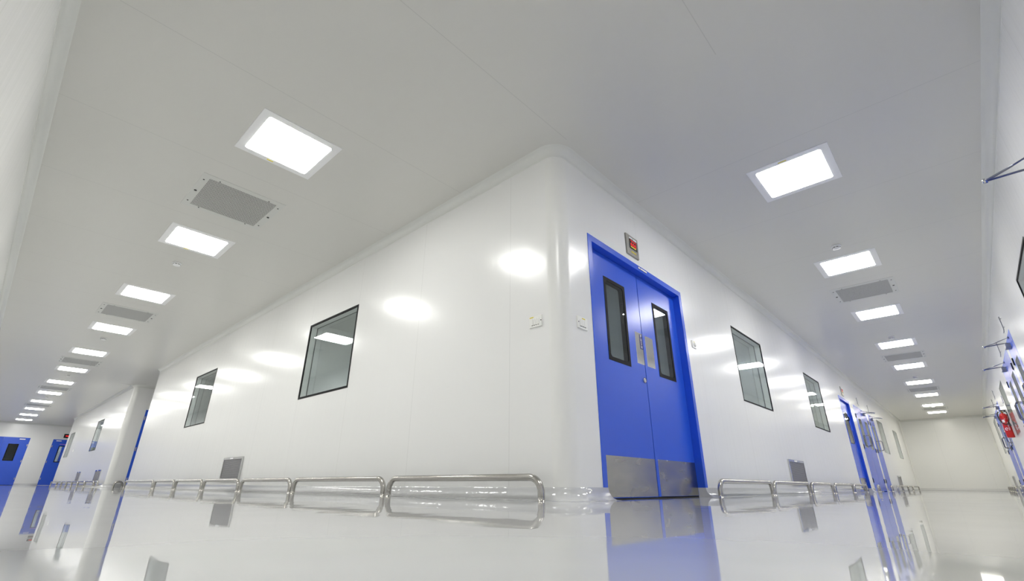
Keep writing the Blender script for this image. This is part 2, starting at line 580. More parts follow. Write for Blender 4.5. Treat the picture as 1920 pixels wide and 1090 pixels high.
inner_wall('wall_end_room_rear', (XO, YL + 2.4), (3.0, YL + 2.4), 'white wall seen through the window of the far blue door')

inner_wall('wall_end_light_block', (-0.6, YL + TH), (-0.6, YL + 2.4), 'added unseen partition keeping room light off the dark end door window')  # added to keep the end room's lamp from brightening the other door's window

# rounded vertical wall corners
def corner(name, cx, cy, a0, a1, label):
    mb = MB()
    prev = None
    n = 14
    for k in range(n + 1):
        a = math.radians(a0 + (a1 - a0) * k / n)
        cur = [mb.vert((cx + RC * math.cos(a), cy + RC * math.sin(a), z)) for z in (0, H)]
        if prev:
            mb.face((prev[0], cur[0], cur[1], prev[1]), True)
        prev = cur
    # inner faces that tie the round back to the wall ends
    p_0, p_1, q_0, q_1 = [mb.v[i] for i in (0, 1, prev[0], prev[1])]
    mb.quad((cx, cy, 0), p_0, p_1, (cx, cy, H))
    mb.quad(q_0, (cx, cy, 0), (cx, cy, H), q_1)
    return tag(mb.build(name, M_TRIM), label, 'corner trim', kind='structure')
corner('trim_1', RC, RC, 180, 270, 'rounded white corner where the two corridors meet')
corner('trim_2', RC, Y2 + RC, 180, 270, 'rounded white corner beside the recess')

def inside_cove(name, cx, cy, a0, label):
    mb = MB(); prev = None; n = 8; r = CV
    for k in range(n + 1):
        a = math.radians(a0 + 90 * k / n)
        cur = [mb.vert((cx + r * math.cos(a), cy + r * math.sin(a), z)) for z in (0.0, H)]
        if prev: mb.face((prev[0], prev[1], cur[1], cur[0]), True)
        prev = cur
    return tag(mb.build(name, M_TRIM), label, 'corner trim', kind='structure')
inside_cove('trim_9', XR - CV, 0 - CV, 0, 'upright coved trim in the corner between pale windows and blank end wall')
inside_cove('trim_10', XR - CV, YO + CV, 270, 'upright coved trim in the corner between extinguisher wall and blank end wall')

def arc(cx, cy, a0, a1, r=RC, n=10):
    return [(cx + r * math.cos(math.radians(a0 + (a1 - a0) * k / n)), cy + r * math.sin(math.radians(a0 + (a1 - a0) * k / n))) for k in range(n + 1)]

# ceiling coves
cprof = [(0.0, H - CV - 0.012), (0.004, H - CV - 0.010)] + \
        [(0.004 + CV * (1 - math.cos(math.radians(90 * k / 8))), H - 0.003 - CV + CV * math.sin(math.radians(90 * k / 8))) for k in range(9)] + \
        [(CV + 0.012, H)]
def cove(name, path, label):
    mb = MB(); mb.sweep(path, cprof, caps=False)
    return tag(mb.build(name, M_CTRIM), label, 'ceiling cove', kind='structure')
cove('trim_3', [(0, Y1), (0, RC + 0.001)] + arc(RC, RC, 180, 270) + [(XR, 0)], 'white coved moulding above the inside corner of the two corridors')
cove('trim_4', [(XR, 0), (XR, YO)], 'white coved moulding over the blank end wall')
cove('trim_5', [(XR, YO), (XO, YO)], 'white coved moulding above the extinguisher wall')
cove('trim_6', [(XO, YO), (XO, YL)], 'white coved moulding along the plain wall at the picture edge')
cove('trim_7', [(XO, YL), (3.0, YL)], 'white coved moulding above the two end doors')
cove('trim_8', [(0, Y3), (0, Y2 + RC)] + arc(RC, Y2 + RC, 180, 270) + [(6.0, Y2)], 'white coved moulding above the wall past the recess')

# floor coves (epoxy skirting)
sprof = [(-0.075, 0.0), (-0.075, SK), (0.004, SK)] + \
        [(0.006 + SK * (1 - math.cos(math.radians(90 * k / 8))), SK - 0.001 - (SK - 0.003) * math.sin(math.radians(90 * k / 8))) for k in range(9)] + \
        [(SK + 0.03, 0.0004)]
def skirting(name, path, label):
    mb = MB(); mb.sweep(path, sprof)
    return tag(mb.build(name, M_COVE), label, 'skirting', kind='structure')
FR = 0.06
skirting('baseboard_left', [(0, Y1), (0, RC + 0.001)] + arc(RC, RC, 180, 270) + [(D1[0] + FR, 0)], 'glossy coved epoxy skirting round the rounded corner up to the blue double door')
skirting('baseboard_right', [(D1[1] - FR, 0), (D2[0] + FR, 0)], 'glossy coved epoxy skirting between the two recessed blue doors')
skirting('baseboard_between_doors', [(D2[1] - FR, 0), (D3[0], 0)], 'short coved skirting between recessed door and lilac double door')
skirting('baseboard_short', [(D3[1], 0), (D4[0], 0)], 'very short coved skirting between double and single lilac doors')
skirting('baseboard_end_right', [(D4[1], 0), (XR, 0), (XR, YO), (OD[1], YO)], 'coved skirting running round the blank end of the corridor')
skirting('baseboard_outer', [(OD[0], YO), (OC[1], YO)], 'short coved skirting between the far doors of the extinguisher wall')
skirting('baseboard_extinguisher', [(OC[0], YO), (OB[1], YO)], 'coved skirting below the fire extinguisher')
skirting('baseboard_outer_short', [(OB[0], YO), (OA[1], YO)], 'short coved skirting between the near doors of the extinguisher wall')
skirting('baseboard_outer_near', [(OA[0], YO), (OA0[1], YO)], 'coved skirting below the clipped window of the extinguisher wall')
skirting('baseboard_outer_left', [(OA0[0], YO), (XO, YO), (XO, YL), (E1[0], YL)], 'coved skirting along the plain wall at the picture edge')
skirting('baseboard_end_left', [(E1[1], YL), (E2[0], YL)], 'coved skirting between the two end doors')
skirting('baseboard_recess', [(0, Y3), (0, Y2 + RC)] + arc(RC, Y2 + RC, 180, 270) + [(RD[0], Y2)], 'coved skirting round the corner past the recess')

# ------------------------------------------------------------------ windows
def make_window(w, name, b=0.028, gm=None):
    """flush double-glazed window of width w; root at the lower left corner in the wall face"""
    h = ZW1 - ZW0
    r = empty(name, (0, 0, 0))
    mb = MB(); mb.ring(0, w, 0, h, b, w - b, b, h - b, -0.003, 0.012); mb.build('gasket', gm or M_BLACK, r)
    mb = MB(); mb.box(b * 0.6, w - b * 0.6, 0.002, 0.008, b * 0.6, h - b * 0.6); mb.build('pane', M_GLASS, r)
    mb = MB(); mb.ring(0.0, w, 0.0, h, b, w - b, b, h - b, 0.012, TH + 0.004); mb.build('reveal', M_REVEAL, r)
    mb = MB(); mb.ring(b, w - b, b, h - b, b + 0.005, w - b - 0.005, b + 0.005, h - b - 0.005, TH - 0.012, TH - 0.001); mb.build('inner_gasket', M_GREY_GASKET, r)
    mb = MB(); mb.box(b + 0.004, w - b - 0.004, TH - 0.009, TH - 0.003, b + 0.004, h - b - 0.004); mb.build('inner_pane', M_GLASS, r)
    return r
WIN_LABELS = {
    ('left', 0): 'largest grey flush window, nearest the corner in the ' + BLUE_END,
    ('left', 1): 'grey flush window just before the recess',
    ('left2', 0): 'narrow looking window past the recess reflecting the blue end door',
    ('left2', 1): 'pale sliver of window beside the red lit sign on the far end',
    ('right', 0): 'tall slanting grey window directly beyond the near blue double door',
    ('right', 1): 'grey window between the tall slanting window and the recessed single blue door',
    ('right', 2): 'pale window directly past the lilac single door',
    ('right', 3): 'pale window closest to the blank end wall',
    ('outer', 0): 'grey window cut off by the picture edge on the extinguisher wall',
    ('outer', 1): 'pale window behind the red fire extinguisher',
    ('outer', 2): 'faint sliver of window beyond the extinguisher near the blank end',
}
wn = 0
for key, wallname, lst in (('left', 'left', WL), ('left2', 'left', WL2), ('right', 'right', WR), ('outer', 'outer', WO)):
    for i, (a, b) in enumerate(lst):
        wn += 1
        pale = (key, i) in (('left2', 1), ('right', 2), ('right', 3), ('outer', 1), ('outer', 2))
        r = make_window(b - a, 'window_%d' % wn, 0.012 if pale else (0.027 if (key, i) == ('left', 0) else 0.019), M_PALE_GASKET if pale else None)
        r.location = on(wallname, b if wallname in ('left', 'outer') else a, ZW0)
        r.rotation_euler = (0, 0, ROT[wallname])
        tag(r, WIN_LABELS[(key, i)], 'window', kind='structure')

# ------------------------------------------------------------------ doors
def leaf(parent, x0, x1, z0, z1, y, win, th=0.045, name='leaf', gasket=0.035, gm=None):
    """one door leaf with a glazed opening; win = (a0,a1,c0,c1) outer edge of its black gasket or None"""
    mb = MB()
    if win:
        a0, a1, c0, c1 = win
        g = gasket
        mb.ring(x0, x1, z0, z1, a0 + 0.003, a1 - 0.003, c0 + 0.003, c1 - 0.003, y, y + th)
        lf = mb.build(name, M_BLUE, parent)
        mb = MB(); mb.ring(a0, a1, c0, c1, a0 + g, a1 - g, c0 + g, c1 - g, y - 0.003, y + th + 0.003)
        # rounded inner corners of the gasket
        rr = 0.03
        for cx, cz, s1, s2 in ((a0 + g, c0 + g, 1, 1), (a1 - g, c0 + g, -1, 1), (a1 - g, c1 - g, -1, -1), (a0 + g, c1 - g, 1, -1)):
            pts = [(cx, cz)]
            for k in range(6):
                a = math.radians(90 * k / 5)
                pts.append((cx + s1 * (rr - rr * math.sin(a)), cz + s2 * (rr - rr * math.cos(a))))
            for yy in (y - 0.003, y + th + 0.003):
                mb.face([mb.vert((px, yy, pz)) for px, pz in pts])
        mb.build('window_gasket', gm or M_BLACK, lf)
        mb = MB(); mb.box(a0 + g * 0.5, a1 - g * 0.5, y + 0.0005, y + 0.005, c0 + g * 0.5, c1 - g * 0.5); mb.build('door_pane', M_DGLASS, lf)
        mb = MB(); mb.box(a0 + g * 0.5, a1 - g * 0.5, y + th - 0.006, y + th - 0.001, c0 + g * 0.5, c1 - g * 0.5); mb.build('door_pane', M_DGLASS, lf)
    else:
        mb.box(x0, x1, y, y + th, z0, z1)
        lf = mb.build(name, M_BLUE, parent)
    return lf

def door_frame(parent, w, h, fw, depth, z0=SK, proud=0.004):
    """blue steel surround: a flat face on the wall and a deep reveal"""
    mb = MB()
    mb.box(0, fw, -proud, depth + 0.05, z0, h - fw)
    mb.box(w - fw, w, -proud, depth + 0.05, z0, h - fw)
    mb.box(0, w, -proud, depth + 0.05, h - fw, h)
    return mb.build('door_frame', M_BLUE, parent)

def push_plate(parent, x0, x1, z0, z1, y, name='push_plate'):
    mb = MB(); mb.bevbox(x0, x1, y - 0.0025, y, z0, z1, 0.004)
    return mb.build(name, M_PUSH, parent)

def kick(parent, x0, x1, z0, z1, y):
    mb = MB(); mb.bevbox(x0, x1, y - 0.0025, y, z0, z1, 0.003)
    return mb.build('kick_plate', M_KICK, parent)

# the near double door
d = empty('door_1', (D1[0], 0, 0))
tag(d, 'recessed blue double door with steel kick plates, nearest door, beside the corner', 'door', kind='structure')
X0 = D1[0]
door_frame(d, D1[1] - X0, DT, FR, 0.07)
YD = 0.07
lf = leaf(d, FR + 0.004, 1.4042 - X0, 0.009, DT - FR - 0.004, YD, (0.755 - X0, 1.133 - X0, 1.113, 1.912), name='leaf')
mb = MB(); mb.box(1.400 - X0, 1.420 - X0, YD + 0.005, YD + 0.04, 0.012, DT - FR - 0.004); mb.build('meeting_seal', M_BLACK, d)
kick(lf, 0.55 - X0, 1.40 - X0, 0.014, 0.32, YD)
pp = push_plate(lf, 1.266 - X0, 1.402 - X0, 1.175, 1.49, YD)
mb = MB(); mb.box(1.343 - X0, 1.399 - X0, YD - 0.0035, YD - 0.002, 1.328, 1.475)
lb = mb.build('push_label', M_NAVY, pp); lb['label'] = 'navy strip lettered down the push plate'
for k, ch in enumerate('PUSH'):
    text_part('lettering', ch, 0.042, M_LWHITE, pp, (1.371 - X0, YD - 0.004, 1.457 - 0.0365 * k))
mb = MB(); mb.lathe([(0.026, 0), (0.026, 0.006), (0.020, 0.012), (0.0, 0.013)], (1.366 - X0, YD, 1.024), 20, 'y')
mb.box(1.362 - X0, 1.370 - X0, YD - 0.0145, YD - 0.012, 1.012, 1.036)
mb.build('lock', M_CHROME, lf)
lf2 = leaf(d, 1.4148 - X0, D1[1] - X0 - FR - 0.004, 0.012, DT - FR - 0.004, YD, (1.70 - X0, 2.075 - X0, 1.115, 1.912), name='leaf')
kick(lf2, 1.462 - X0, 2.262 - X0, 0.014, 0.32, YD)
push_plate(lf2, 1.464 - X0, 1.622 - X0, 1.177, 1.487, YD)
mb = MB(); mb.box(1.331 - X0, 1.516 - X0, -0.006, -0.003, 2.163, 2.189)
np_ = mb.build('name_plate', M_NAVY, d)
mb = MB(); mb.box(1.336 - X0, 1.372 - X0, -0.0072, -0.0055, 2.168, 2.185); mb.box(1.382 - X0, 1.512 - X0, -0.0072, -0.0055, 2.169, 2.184)
mb.build('lettering', M_LWHITE, np_)
mb = MB(); mb.box(FR, D1[1] - X0 - FR, YD + 0.004, YD + 0.044, 0.0, 0.0115); mb.build('threshold_seal', M_BLACK, d)

# the recessed single door further along
d = empty('door_2', (D2[0], 0, 0))
tag(d, 'recessed single blue door with deep dark reveal between grey window and lilac doors', 'door', kind='structure')
X0 = D2[0]
w = D2[1] - X0
door_frame(d, w, DT, 0.07, 0.05)
lf = leaf(d, 0.074, w - 0.074, 0.012, DT - 0.074, 0.05, (0.45, 0.98, 1.1, 1.85), gasket=0.015, gm=M_GREY_GASKET)
kick(lf, 0.1, w - 0.1, 0.014, 0.31, 0.05)
push_plate(lf, 1.02, 1.16, 1.15, 1.45, 0.05)
mb = MB()
mb.tube([(0.93 + 0.050 * math.cos(2 * PI * k / 20), 0.03, 1.72 + 0.050 * math.sin(2 * PI * k / 20)) for k in range(20)], 0.006, 8, closed=True)
mb.box(0.924, 0.936, 0.03, 0.05, 1.664, 1.676)
mb.build('ring_handle', M_BLACK, lf)

def hinge(parent, x, z, y):
    mb = MB(); mb.bevbox(x - 0.018, x + 0.018, y - 0.014, y, z - 0.055, z + 0.055, 0.004)
    return mb.build('hinge', M_BLACK, parent)

def d_handle(parent, x, z0, z1, y, out=0.078):
    r = 0.04
    pts = [(x, y, z0)]
    for k in range(6):
        a = math.radians(90 * k / 5)
        pts.append((x, y - out + r - r * math.sin(a), z0 + r - r * math.cos(a)))
    for k in range(6):
        a = math.radians(90 * k / 5)
        pts.append((x, y - out + r - r * math.cos(a), z1 - r + r * math.sin(a)))
    pts.append((x, y, z1))
    mb = MB(); mb.tube(pts, 0.0095, 10)
    return mb.build('pull_handle', M_DARKSTEEL, parent)

def closer(parent, x, z, y, side):
    """surface door closer: body on the leaf and an elbow arm reaching out over the floor; side: which way the pivot lies"""
    mb = MB(); mb.bevbox(x - 0.11, x + 0.11, y - 0.06, y, z - 0.03, z + 0.03, 0.008)
    c = mb.build('closer_body', M_CLOSER, parent)
    tip = (x - side * 0.12, y - 0.29, z + 0.012)
    mb = MB()
    mb.tube([(x - side * 0.06, y - 0.035, z + 0.03), (x - side * 0.06, y - 0.035, z + 0.045)], 0.012, 10)
    mb.tube([(x - side * 0.06, y - 0.035, z + 0.04), (x - side * 0.09, y - 0.16, z + 0.026), tip], 0.008, 8)
    mb.tube([tip, (x - side * 0.16, y - 0.14, z + 0.05), ], 0.0085, 8)
    mb.tube([(x - side * 0.16, y - 0.14, z + 0.05), (x - side * 0.20, y - 0.012, z + 0.088)], 0.006, 8)
    mb.bevbox(x - side * 0.20 - 0.02, x - side * 0.20 + 0.02, y - 0.018, y + 0.002, z + 0.075, z + 0.10, 0.003)
    mb.build('closer_arm', M_CLOSER, c)
    mb = MB(); mb.lathe([(0.0, -0.018), (0.014, -0.016), (0.014, 0.014), (0.010, 0.018), (0.0, 0.019)], tip, 12)
    mb.build('arm_pivot', M_CHROME, c)

def flush_door(name, wallname, a, b, double, label, far_hinge=True, closer_at=None, closer_side=1, zc=2.065):
    """blue flush door set level with the wall; a,b along the wall (world), local x may run the other way"""
    flip = wallname == 'outer'
    w = b - a
    d = empty(name, on(wallname, b if flip else a), ROT[wallname])
    tag(d, label, 'door', kind='structure')
    L = lambda s: (b - s) if flip else (s - a)
    fw = 0.03
    mb = MB(); mb.box(0, fw, -0.001, 0.07, 0, DT - fw); mb.box(w - fw, w, -0.001, 0.07, 0, DT - fw); mb.box(0, w, -0.001, 0.07, DT - fw, DT)
    mb.build('door_frame', M_BLUE, d)
    y = -0.0014
    edges = [fw + 0.0015, w - fw - 0.0015] if not double else [fw + 0.0015, w / 2, w - fw - 0.0015]
    if double:
        mb = MB(); mb.box(w / 2 - 0.02, w / 2 + 0.02, 0.012, 0.036, 0.012, DT - fw); mb.build('meeting_seal', M_BLACK, d)
    for i in range(len(edges) - 1):
        x0, x1 = edges[i] + (0.006 if i else 0), edges[i + 1] - (0.006 if i < len(edges) - 2 else 0)
        cx = (x0 + x1) / 2
        lf = leaf(d, x0, x1, 0.012, DT - fw - 0.003, y, (cx - 0.23, cx + 0.23, 1.1, 1.87), gasket=0.008, gm=M_PALE_GASKET)
        # hinges on the outer edge, handle by the meeting edge
        if double:
            hx, px = (x0, x1 - 0.10) if i == 0 else (x1, x0 + 0.10)
        else:
            hx = x1 if (far_hinge != flip) else x0
            px = x0 + 0.10 if hx == x1 else x1 - 0.10
        for z in (0.27, 1.1, 1.9):
            hinge(lf, hx, z, y)
        d_handle(lf, px, 1.17, 1.45, y)
        if closer_at is not None:
            cxl = L(closer_at)
            if x0 < cxl < x1:
                closer(lf, cxl, zc, y, closer_side)
    return d

flush_door('door_3', 'right', D3[0], D3[1], True, 'flush lilac-blue double door with paired pull handles beyond the recessed single door', closer_at=14.55, closer_side=1)
flush_door('door_4', 'right', D4[0], D4[1], False, 'flush lilac-blue single door directly beyond the lilac double door', far_hinge=False, closer_at=16.05, closer_side=1)
flush_door('door_5', 'outer', OA[0], OA[1], False, 'flush lilac-blue single door clipped by the picture edge, before the pair with handles', closer_at=7.32, closer_side=-1)
flush_door('door_6', 'outer', OB[0], OB[1], True, 'flush lilac-blue double door between the clipped single door and the extinguisher', closer_at=9.35, closer_side=-1)
flush_door('door_7', 'outer', OC[0], OC[1], False, 'flush blue single door just behind the red fire extinguisher', closer_at=15.3, closer_side=-1)
flush_door('door_8', 'outer', OD[0], OD[1], True, 'flush blue double door beyond the fire extinguisher, closest to the blank end', closer_at=17.75, closer_side=-1)
flush_door('door_9', 'outer', OA0[0], OA0[1], False, 'blue door outside the picture whose closer arm reaches in at the edge', closer_at=1.62, closer_side=-1)

# doors on the far end wall and in the recess
def end_door(name, a, b, seam, label, win):
    d = empty(name, (a, YL, 0)); tag(d, label, 'door', kind='structure')
    w = b - a
    mb = MB(); mb.ring(0, w, -0.02, DT, 0.02, w - 0.02, -0.02, DT - 0.02, -0.004, 0.09)
    mb.build('door_frame', M_BLUE, d)
    edges = [0.02] + ([seam - a] if seam else []) + [w - 0.02]
    for i in range(len(edges) - 1):
        wi = win[i]
        leaf(d, edges[i] + 0.002, edges[i + 1] - 0.002, 0.012, DT - 0.022, -0.003,
             (wi[0] - a, wi[1] - a, wi[2], wi[3]) if wi else None)
    return d
d = end_door('door_10', E1[0], E1[1], -1.99, 'wide solid blue door with dark window on the far end, cut by the picture edge',
             [(-2.62, -2.25, 1.1, 1.89), (-1.765, -1.39, 1.1, 1.89)])
mb = MB(); mb.box(-1.44 - E1[0], -1.23 - E1[0], -0.011, -0.006, 2.105, 2.15); mb.build('name_plate', M_LWHITE, d)
for z in (0.3, 1.1, 1.85):
    mb = MB(); mb.bevbox(E1[1] - E1[0] - 0.05, E1[1] - E1[0] - 0.02, -0.016, -0.003, z - 0.05, z + 0.05, 0.004); mb.build('hinge', M_CHROME, d)
d = end_door('door_11', E2[0], E2[1], None, 'solid blue door under the red lit sign on the far end', [(0.095, 0.52, 1.09, 1.9)])
mb = MB(); mb.box(-0.07 - E2[0], 0.13 - E2[0], -0.011, -0.006, 2.11, 2.15); mb.build('name_plate', M_LWHITE, d)
mb = MB(); mb.box(0.1 - E2[0], 0.36 - E2[0], -0.009, -0.006, 1.965, 1.98); mb.build('pink_label', simple('pink_label', (0.6, 0.15, 0.4), 0.5), d)
for z in (0.3, 1.1, 1.85):
    mb = MB(); mb.bevbox(0.02, 0.05, -0.016, -0.003, z - 0.05, z + 0.05, 0.004); mb.build('hinge', M_CHROME, d)
d = empty('door_12', (RD[0], Y2, 0)); tag(d, 'dark blue door seen edge-on inside the recess', 'door', kind='structure')
mb = MB(); mb.ring(0, RD[1] - RD[0], -0.02, DT, 0.03, RD[1] - RD[0] - 0.03, -0.02, DT - 0.03, -0.004, 0.09); mb.build('door_frame', M_BLUE, d)
leaf(d, 0.032, RD[1] - RD[0] - 0.032, 0.012, DT - 0.032, -0.004, None)
for z in (0.2, 1.05, 1.95):
    mb = MB(); mb.bevbox(0.012, 0.04, -0.02, -0.004, z - 0.055, z + 0.055, 0.004); mb.build('hinge', M_CHROME, d)
d = empty('door_13', (0.44, YL + 2.4, 0)); tag(d, 'blue door glimpsed through the window of the far end door', 'door', kind='structure')
leaf(d, 0, 1.0, 0.012, 2.15, -0.05, None, th=0.05)

# ------------------------------------------------------------------ ceiling lights
def rounded_rect(hx, hy, r, n=5):
    pts = []
    for cx, cy, a0 in ((hx - r, hy - r, 0), (-hx + r, hy - r, 90), (-hx + r, -hy + r, 180), (hx - r, -hy + r, 270)):
        for k in range(n):
            a = math.radians(a0 + 90 * k / (n - 1))
            pts.append((cx + r * math.cos(a), cy + r * math.sin(a)))
    return pts

def make_light(lamp):
    r = empty('ceiling_light', (0, 0, H))
    o, i = 0.342, 0.277
    mb = MB()
    out = [(o, o), (-o, o), (-o, -o), (o, -o)]
    inn = rounded_rect(i, i, 0.022)
    def loop(pts, z): return [mb.vert((x, y, z)) for x, y in pts]
    def densify(pts, per):  # same vertex count as inner outline, so the ring can be faced with quads
        res = []
        for k in range(4):
            for _ in range(per): res.append(pts[k])
        return res
    a = loop(densify(out, 5), 0.0); b = loop(densify([(x * 0.996, y * 0.996) for x, y in out], 5), -0.005); c = loop(inn, -0.006); e = loop(inn, 0.0)
    n = 20
    for A, B in ((a, b), (b, c), (c, e)):
        for k in range(n):
            l = (k + 1) % n
            mb.face((A[k], A[l], B[l], B[k]))
    mb.build('light_frame', M_WHITE, r)
    mb = MB()
    p0 = loop2 = [mb.vert((x, y, -0.001)) for x, y in rounded_rect(i - 0.004, i - 0.004, 0.020)]
    p1 = [mb.vert((x, y, -0.0065)) for x, y in rounded_rect(i - 0.004, i - 0.004, 0.020)]
    p2 = [mb.vert((x, y, -0.0095)) for x, y in rounded_rect(i - 0.012, i - 0.012, 0.018)]
    for A, B in ((p0, p1), (p1, p2)):
        for k in range(n):
            l = (k + 1) % n
            mb.face((A[k], A[l], B[l], B[k]))
    mb.face(p2)
    mb.build('diffuser', lamp, r)
    return r

LY = [1.80, 4.455, 7.10, 9.77, 12.43, 15.07, 17.6, 20.29, 22.93, 25.7, 28.37, 30.95]
LX = [1.912, 4.60, 7.245, 9.845, 12.51, 15.15, 17.87, 20.62, 22.99]
LEFT_X, RIGHT_Y = -1.613, -1.46
base = {'L': make_light(M_LAMP_L), 'R': make_light(M_LAMP_R), 'W': make_light(M_LAMP_W)}
used = set()
def place_light(kind, x, y, label, group):
    o = base[kind] if kind not in used else copy_tree(base[kind])
    used.add(kind)
    o.location = (x, y, H)
    return tag(o, label, 'ceiling light', group)
def sticker(o, x, y, w, h):
    mb = MB(); mb.box(x - w / 2, x + w / 2, y - h / 2, y + h / 2, -0.0075, -0.0052)
    mb.build('sticker', M_YELLOW, o)['label'] = 'small yellow sticker'
lights = []
for i, y in enumerate(LY):
    lights.append(place_light('L', LEFT_X, y, 'square glowing ceiling light, %s from the corner towards the blue end doors' % ORD[i], 'ceiling panel lights towards the blue doors'))
for i, x in enumerate(LX):
    lights.append(place_light('R' if i < 5 else 'W', x, RIGHT_Y, 'square glowing ceiling light, %s from the corner towards the blank end wall' % ORD[i], 'ceiling panel lights towards the blank end wall'))
lights.append(place_light('L', LEFT_X, RIGHT_Y, 'added unseen ceiling light over the corner, brightening where both corridors meet', None))  # added lamp just out of view, lifts the dark corner
sticker(lights[0], -0.04, 0.31, 0.055, 0.012)
sticker(lights[1], -0.04, 0.31, 0.055, 0.012)
sticker(lights[12], -0.31, 0.03, 0.012, 0.07)

# added lights, out of view, that brighten the rooms behind the glass
def added_room_light(x, y, where, s=None):
    r = empty('added_room_light', (x, y, H))
    mb = MB(); mb.box(-0.34, 0.34, -0.34, 0.34, -0.006, 0.0); mb.build('light_frame', M_WHITE, r)
    mb = MB(); mb.box(-0.28, 0.28, -0.28, 0.28, -0.012, -0.006); mb.build('diffuser', s or M_LAMP_ROOM_FILL, r)
    tag(r, where, 'ceiling light')
M_LAMP_LOBBY_FILL = lamp_mat('lobby_fill_diffuser', (0.95, 1.0, 1.0), 10.0)
added_room_light(2.0, 3.6, 'added unseen panel light in the room behind the largest window')
added_room_light(1.6, 8.2, 'added unseen panel light in the room behind the window before the recess')
added_room_light(4.2, 1.5, 'added unseen panel light in the room behind the tall slanting window')
added_room_light(8.2, 1.4, 'added unseen panel light in the room behind the second grey window')
added_room_light(13.0, 2.4, 'added unseen panel light in the room behind the recessed single door')
added_room_light(20.0, 2.0, 'added unseen panel light in the room behind the far pale windows')
added_room_light(1.2, 0.9, 'added unseen panel light in the room behind the near blue double door', M_LAMP_LOBBY_FILL)
added_room_light(1.2, 20.0, 'added unseen panel light in the room past the recess')
added_room_light(4.0, YO - 1.4, 'added unseen panel light in the room behind the clipped window')
added_room_light(12.0, YO - 1.4, 'added unseen panel light in the room behind the extinguisher')
added_room_light(20.0, YO - 1.4, 'added unseen panel light in the room behind the faint far window')
added_room_light(0.6, YL + 1.2, 'added unseen panel light in the room behind the end doors', lamp_mat('end_room_fill_diffuser', (1, 1, 1), 30.0))

# ------------------------------------------------------------------ ceiling air vents
def make_vent():
    r = empty('ceiling_vent', (0, 0, H))
    o, i = 0.40, 0.328
    mb = MB()
    def loop(h, z): return [mb.vert(p) for p in ((h, h, z), (-h, h, z), (-h, -h, z), (h, -h, z))]
    a, b, c, e = loop(o, 0.0), loop(o - 0.002, -0.004), loop(i, -0.005), loop(i, -0.001)
    for A, B in ((a, b), (b, c), (c, e)):
        for k in range(4):
            l = (k + 1) % 4
            mb.face((A[k], A[l], B[l], B[k]))
    mb.build('vent_frame', simple('vent_frame_enamel', (0.62, 0.625, 0.60), 0.35), r)
    mb = MB(); mb.box(-i, i, -i, i, -0.003, -0.0005); mb.build('perforated_plate', M_PERF, r)
    for x, y, rad in ((-0.365, -0.27, 0.008), (-0.365, 0.27, 0.008), (0.365, -0.27, 0.008), (0.365, 0.27, 0.008),
                      (-0.24, -0.345, 0.007), (0.24, -0.345, 0.007), (-0.24, 0.345, 0.007), (0.24, 0.345, 0.007)):
        mb = MB(); mb.lathe([(rad, 0.0), (rad, -0.003), (0.0, -0.004)][::-1], (x, y, -0.0045), 10); mb.build('screw', M_DARK, r)
    for x in (-0.365, 0.365):
        mb = MB(); mb.lathe([(0.0, -0.006), (0.013, -0.005), (0.013, 0.0)], (x, 0, -0.0045), 12); mb.build('latch', M_DARK, r)
    return r
v0 = make_vent()
VL = [3.18, 8.44, 13.78, 19.05, 24.3]; VR = [5.91, 11.24, 16.58, 21.75]
first = True
for i, y in enumerate(VL):
    o = v0 if first else copy_tree(v0); first = False
    o.location = (LEFT_X, y, H)
    tag(o, 'square perforated ceiling vent, %s from the corner towards the blue end doors' % ORD[i], 'air vent', 'ceiling air vents towards the blue doors')
for i, x in enumerate(VR):
    o = copy_tree(v0)
    o.location = (x, RIGHT_Y, H); o.rotation_euler = (0, 0, PI / 2)
    tag(o, 'square perforated ceiling vent, %s from the corner towards the blank end wall' % ORD[i], 'air vent', 'ceiling air vents towards the blank end wall')

# ------------------------------------------------------------------ smoke detectors
def make_detector():
    r = empty('smoke_detector', (0, 0, H))
    mb = MB(); mb.lathe([(0.052, 0.0), (0.054, -0.004), (0.054, -0.014), (0.05, -0.017)][::-1], (0, 0, 0), 28); mb.build('detector_base', M_WHITE, r)
    mb = MB(); mb.lathe([(0.044, -0.016), (0.046, -0.03), (0.042, -0.040), (0.026, -0.046), (0.0, -0.047)][::-1], (0, 0, 0), 28); mb.build('detector_dome', M_WHITE, r)
    mb = MB()
    for k in range(8):
        a0 = 2 * PI * k / 8 + 0.12; a1 = a0 + 0.52
        pts = []
        for z in (-0.033, -0.026):
            pts.append([mb.vert((0.0465 * math.cos(a0 + (a1 - a0) * t / 4), 0.0465 * math.sin(a0 + (a1 - a0) * t / 4), z)) for t in range(5)])
        for t in range(4):
            mb.face((pts[0][t], pts[0][t + 1], pts[1][t + 1], pts[1][t]))
    mb.build('sensor_slot', M_BLACK, r)
    return r
s0 = make_detector()
first = True
for i, y in enumerate([5.35, 10.71, 16.06, 21.35, 29.75]):
    o = s0 if first else copy_tree(s0); first = False
    o.location = (-1.605, y, H)
    tag(o, 'small round white smoke detector, %s from the corner towards the blue end doors' % ORD[i], 'smoke detector', 'smoke detectors towards the blue doors')
for i, x in enumerate([3.89, 9.18, 14.18, 20.95]):
    o = copy_tree(s0); o.location = (x, -1.45, H)
    tag(o, 'small round white smoke detector, %s from the corner towards the blank end wall' % ORD[i], 'smoke detector', 'smoke detectors towards the blank end wall')

